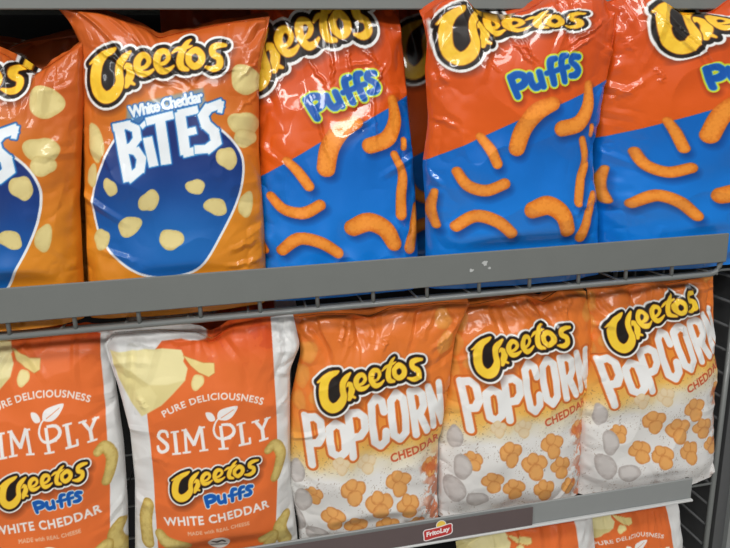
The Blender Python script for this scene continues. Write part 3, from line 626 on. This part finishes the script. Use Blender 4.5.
def shelf(label, x0, x1, yf, zt, zb, zdeck, depth, step, xs, rail=True, sm=None):
    root = empty('wire_shelf', ((x0+x1)/2, yf, zdeck), label, 'shelf', 'wire shelves of the snack rack')
    ox, oy, oz = root.location
    m = MB(); m.box(x0-ox, x1-ox, 0, .004, zb-oz, zt-oz, .0012)
    m.build('price_strip', sm or STEEL, root)
    r = .0036
    if rail:
        m = MB(); e = x1 - ox - .003
        pts = [(x0-ox, .008, 0), (e-.018, .008, 0)] + [(e-.018+.018*math.sin(t), .008, .018-.018*math.cos(t)) for t in (.4,.8,1.2,1.57)] + [(e, .008, zt-oz-.004)]
        m.tube(pts, r+.0004, 10); m.build('front_rail', WIRE, root, True)
        x = xs
        k = 0
        while x < x1 - .03:
            if x > -.48:
                m = MB(); m.tube([(x-ox, .008, 0), (x-ox, .008, zt-oz-.006)], r-.0007, 8); m.build('upright_wire', WIRE, root, True)
            x += step
    m = MB(); n = int((x1-x0)/.0787)
    for k in range(n+1): m.tube([(x0-ox+.006+k*(x1-x0-.012)/n, .008, -.001), (x0-ox+.006+k*(x1-x0-.012)/n, depth, -.001)], .0017, 6)
    for k in range(5): m.tube([(x0-ox, .04+k*(depth-.05)/4, -.0045), (x1-ox+(.075 if rail else 0), .04+k*(depth-.05)/4, -.0045)], .0022, 6)
    m.build('wire_deck', WIRE, root, True)
    return root

mid = shelf('middle wire shelf with grey price strip holding the bites and blue puffs bags', -1.15, .724, .80, -.188, -.2335, -.2535, .42, .0787, -.466)
low = shelf('lower wire shelf with brown labelled price strip holding the popcorn bags', -1.15, .708, .80, -.611, -.651, -.6535, .42, .0787, -.466, sm=STEEL_LIT)
top = shelf('top shelf, seen only as a grey band along the upper picture edge', -1.15, .90, .845, .215, .140, .208, .38, .0787, -.466, False)
bot = shelf('bottom wire shelf near the floor, almost wholly below the picture', -1.15, .724, .80, -1.02, -1.066, -1.07, .42, .0787, -.466)
m = MB(); m.box(-1.15-top.location.x, .9-top.location.x, .005, .385, -.013, -.008); m.build('underside_plate', STEEL, top)
lb = MB(); ox, oy, oz = low.location
l2 = MB(); l2.box(-1.15-ox, .708-ox, -.006, 0, -.6525-oz, -.6485-oz, .001); l2.build('clear_lip', LIP, low)
lb.box(-1.1-ox, .4135-ox, -.0045, -.0035, -.6475-oz, -.6145-oz); lb.build('label_insert', BROWN, low)
# glue residue left on the middle strip
ox, oy, oz = mid.location
for cx, cz, w_, h_, sd in [(.326,-.2045,.010,.009,1),(.306,-.2135,.007,.006,2),(.333,-.212,.006,.004,3)]:
    n = 14; rr = random.Random(sd); vs = []
    for k in range(n):
        t = 2*PI*k/n; q = .55 + .55*rr.random(); vs.append((cx-ox+w_/2*q*math.cos(t), -.0006, cz-oz+h_/2*q*math.sin(t)))
    mesh_obj('glue_residue', vs, [tuple(range(n))], SCUFF, mid, False)
# round ribbon sticker on the lower strip
def sticker():
    w_, h_ = .064, .050; nx, nz = 190, 150; cx, cz = .2535, -.6275
    xs_, zs_ = np.meshgrid(np.linspace(-.5,.5,nx), np.linspace(.5,-.5,nz)); P = np.stack([xs_.ravel()*64, -zs_.ravel()*50], 1)
    a = Art(P, aa=.5)
    rib = [(-24,-6),(-12,-8),(4,-10),(22,-14),(24,-4),(23,8),(10,12),(-6,14),(-22,17),(-24,8)]
    rib = [(x_*.92, y_*.72+3) for x_, y_ in rib]
    a.strokes([[(5,-8,7.2),(5.1,-8,7.2)]], [(1.4,(238,230,226)),(0,(246,206,84))])
    a.poly(rib, (196,54,52), closed_smooth=True, border=(2.0,(240,232,230)))
    a.text('FritoLay', lambda u, v: (-18.5+37*u, 9.2-4.6*u-8.2*v), (246,240,238), bold=.5, spacing=1.0)
    keep = a.A.reshape(nz, nx) > .5
    vs = [(float(x_*w_), 0, float(z_*h_)) for x_, z_ in zip(xs_.ravel(), zs_.ravel())]; fs = []
    for j in range(nz-1):
        for i in range(nx-1):
            if keep[j,i] and keep[j+1,i] and keep[j,i+1] and keep[j+1,i+1]: k = j*nx+i; fs.append((k, k+nx, k+nx+1, k+1))
    o = mesh_obj('logo_sticker', vs, fs, MATTE, low); o.location = (cx-low.location.x, -.0056, cz-low.location.z); o['label'] = 'red ribbon sticker with a yellow sun'
    ca = o.data.color_attributes.new('print', 'FLOAT_COLOR', 'POINT'); fc = np.ones((len(vs), 4), np.float32); fc[:, :3] = lin(np.clip(a.C,0,1)); ca.data.foreach_set('color', fc.ravel())
sticker()

# wire side panel at the right end of the rack
sp = empty('wire_side_panel', (.815, 1.075, -1.25), 'dark wire side panel closing the right end of the snack rack', 'side panel')
m = MB(); m.tube([(0,-.205,.02),(0,-.205,.975)], .0050, 8); m.tube([(0,.145,.02),(0,.145,.975)], .005, 8); m.build('end_post', WIRE, sp, True)
m = MB()
for k in range(22): m.tube([(0,-.205,.03+k*.0445),(0,.145,.03+k*.0445)], .0026, 6)
m.build('cross_wires', DARKW, sp, True)
m = MB()
for k in range(3): m.tube([(.004,-.10+k*.09,.02),(.004,-.10+k*.09,.975)], .0026, 6)
m.build('vertical_wires', DARKW, sp, True)
up = empty('steel_upright', (.868, .90, -1.25), 'grey steel upright just past the wire side panel', 'upright')
m = MB(); m.box(-.028, -.006, -.02, .32, 0, .98); m.build('side_web', DARKW, up)
m = MB(); m.box(-.006, .03, -.03, .02, 0, .98); m.build('front_face', STEEL_LIT, up)

# room
def plane(name, pts, m): return tag(mesh_obj(name, pts, [(0,1,2,3)], m, None, False), kind='structure')
m = MB(); m.box(-1.6, 2.2, 1.235, 1.27, -1.25, .9); o = m.build('wall_back', BACK); o['kind'] = 'structure'
m = MB(); m.box(-3, 3.4, -3, 1.3, -1.30, -1.25); o = m.build('floor', FLOOR); o['kind'] = 'structure'
m = MB(); m.box(-1.21, -1.17, .85, 1.235, -1.25, .9); o = m.build('wall_left', BACK); o['kind'] = 'structure'

# ------------------------------------------------------------------ light
def area(name, loc, target, sx, sy, power, col=(1,1,1)):
    L = bpy.data.lights.new(name, 'AREA'); L.shape = 'RECTANGLE'; L.size = sx; L.size_y = sy; L.energy = power; L.color = col
    o = bpy.data.objects.new(name, L); COL.objects.link(o); o.location = loc
    o.rotation_euler = (Vector(target) - Vector(loc)).to_track_quat('-Z', 'Y').to_euler(); return o
area('ceiling_lamp_near', (.3, -.55, 1.5), (.1, .85, -.3), 2.6, .22, 22, (1, .985, .96))
area('ceiling_lamp_far', (-.3, -1.9, 1.6), (.1, .85, -.3), 3.0, .26, 50, (1, .985, .96))
area('ceiling_lamp_left', (-1.6, -.9, 1.5), (0, .85, -.2), .12, 2.0, 12, (.97, .985, 1))
W = bpy.data.worlds.new('store'); SC.world = W; W.use_nodes = True; nt = W.node_tree
bg = nt.nodes['Background']; tc = nt.nodes.new('ShaderNodeTexCoord'); sx = nt.nodes.new('ShaderNodeSeparateXYZ'); cr = nt.nodes.new('ShaderNodeValToRGB')
nt.links.new(tc.outputs['Generated'], sx.inputs[0]); nt.links.new(sx.outputs['Z'], cr.inputs[0]); nt.links.new(cr.outputs[0], bg.inputs[0])
cr.color_ramp.elements[0].position = 0; cr.color_ramp.elements[0].color = (.30,.30,.30,1); cr.color_ramp.elements[1].position = .9; cr.color_ramp.elements[1].color = (.62,.63,.64,1)
bg.inputs[1].default_value = .46
SC.view_settings.view_transform = 'Standard'; SC.view_settings.look = 'None'; SC.view_settings.exposure = 0

# ------------------------------------------------------------------ camera
cam = bpy.data.cameras.new('camera'); cam.sensor_width = 36; cam.lens = 610 / 730 * 36; cam.clip_start = .01
co = bpy.data.objects.new('camera', cam); COL.objects.link(co)
R = Matrix(((.98046,.07838,-.18042),(-.19405,.23512,-.95240),(-.03223,.96880,.24573)))
co.matrix_world = R.to_4x4(); co.location = (0, 0, 0)
SC.camera = co
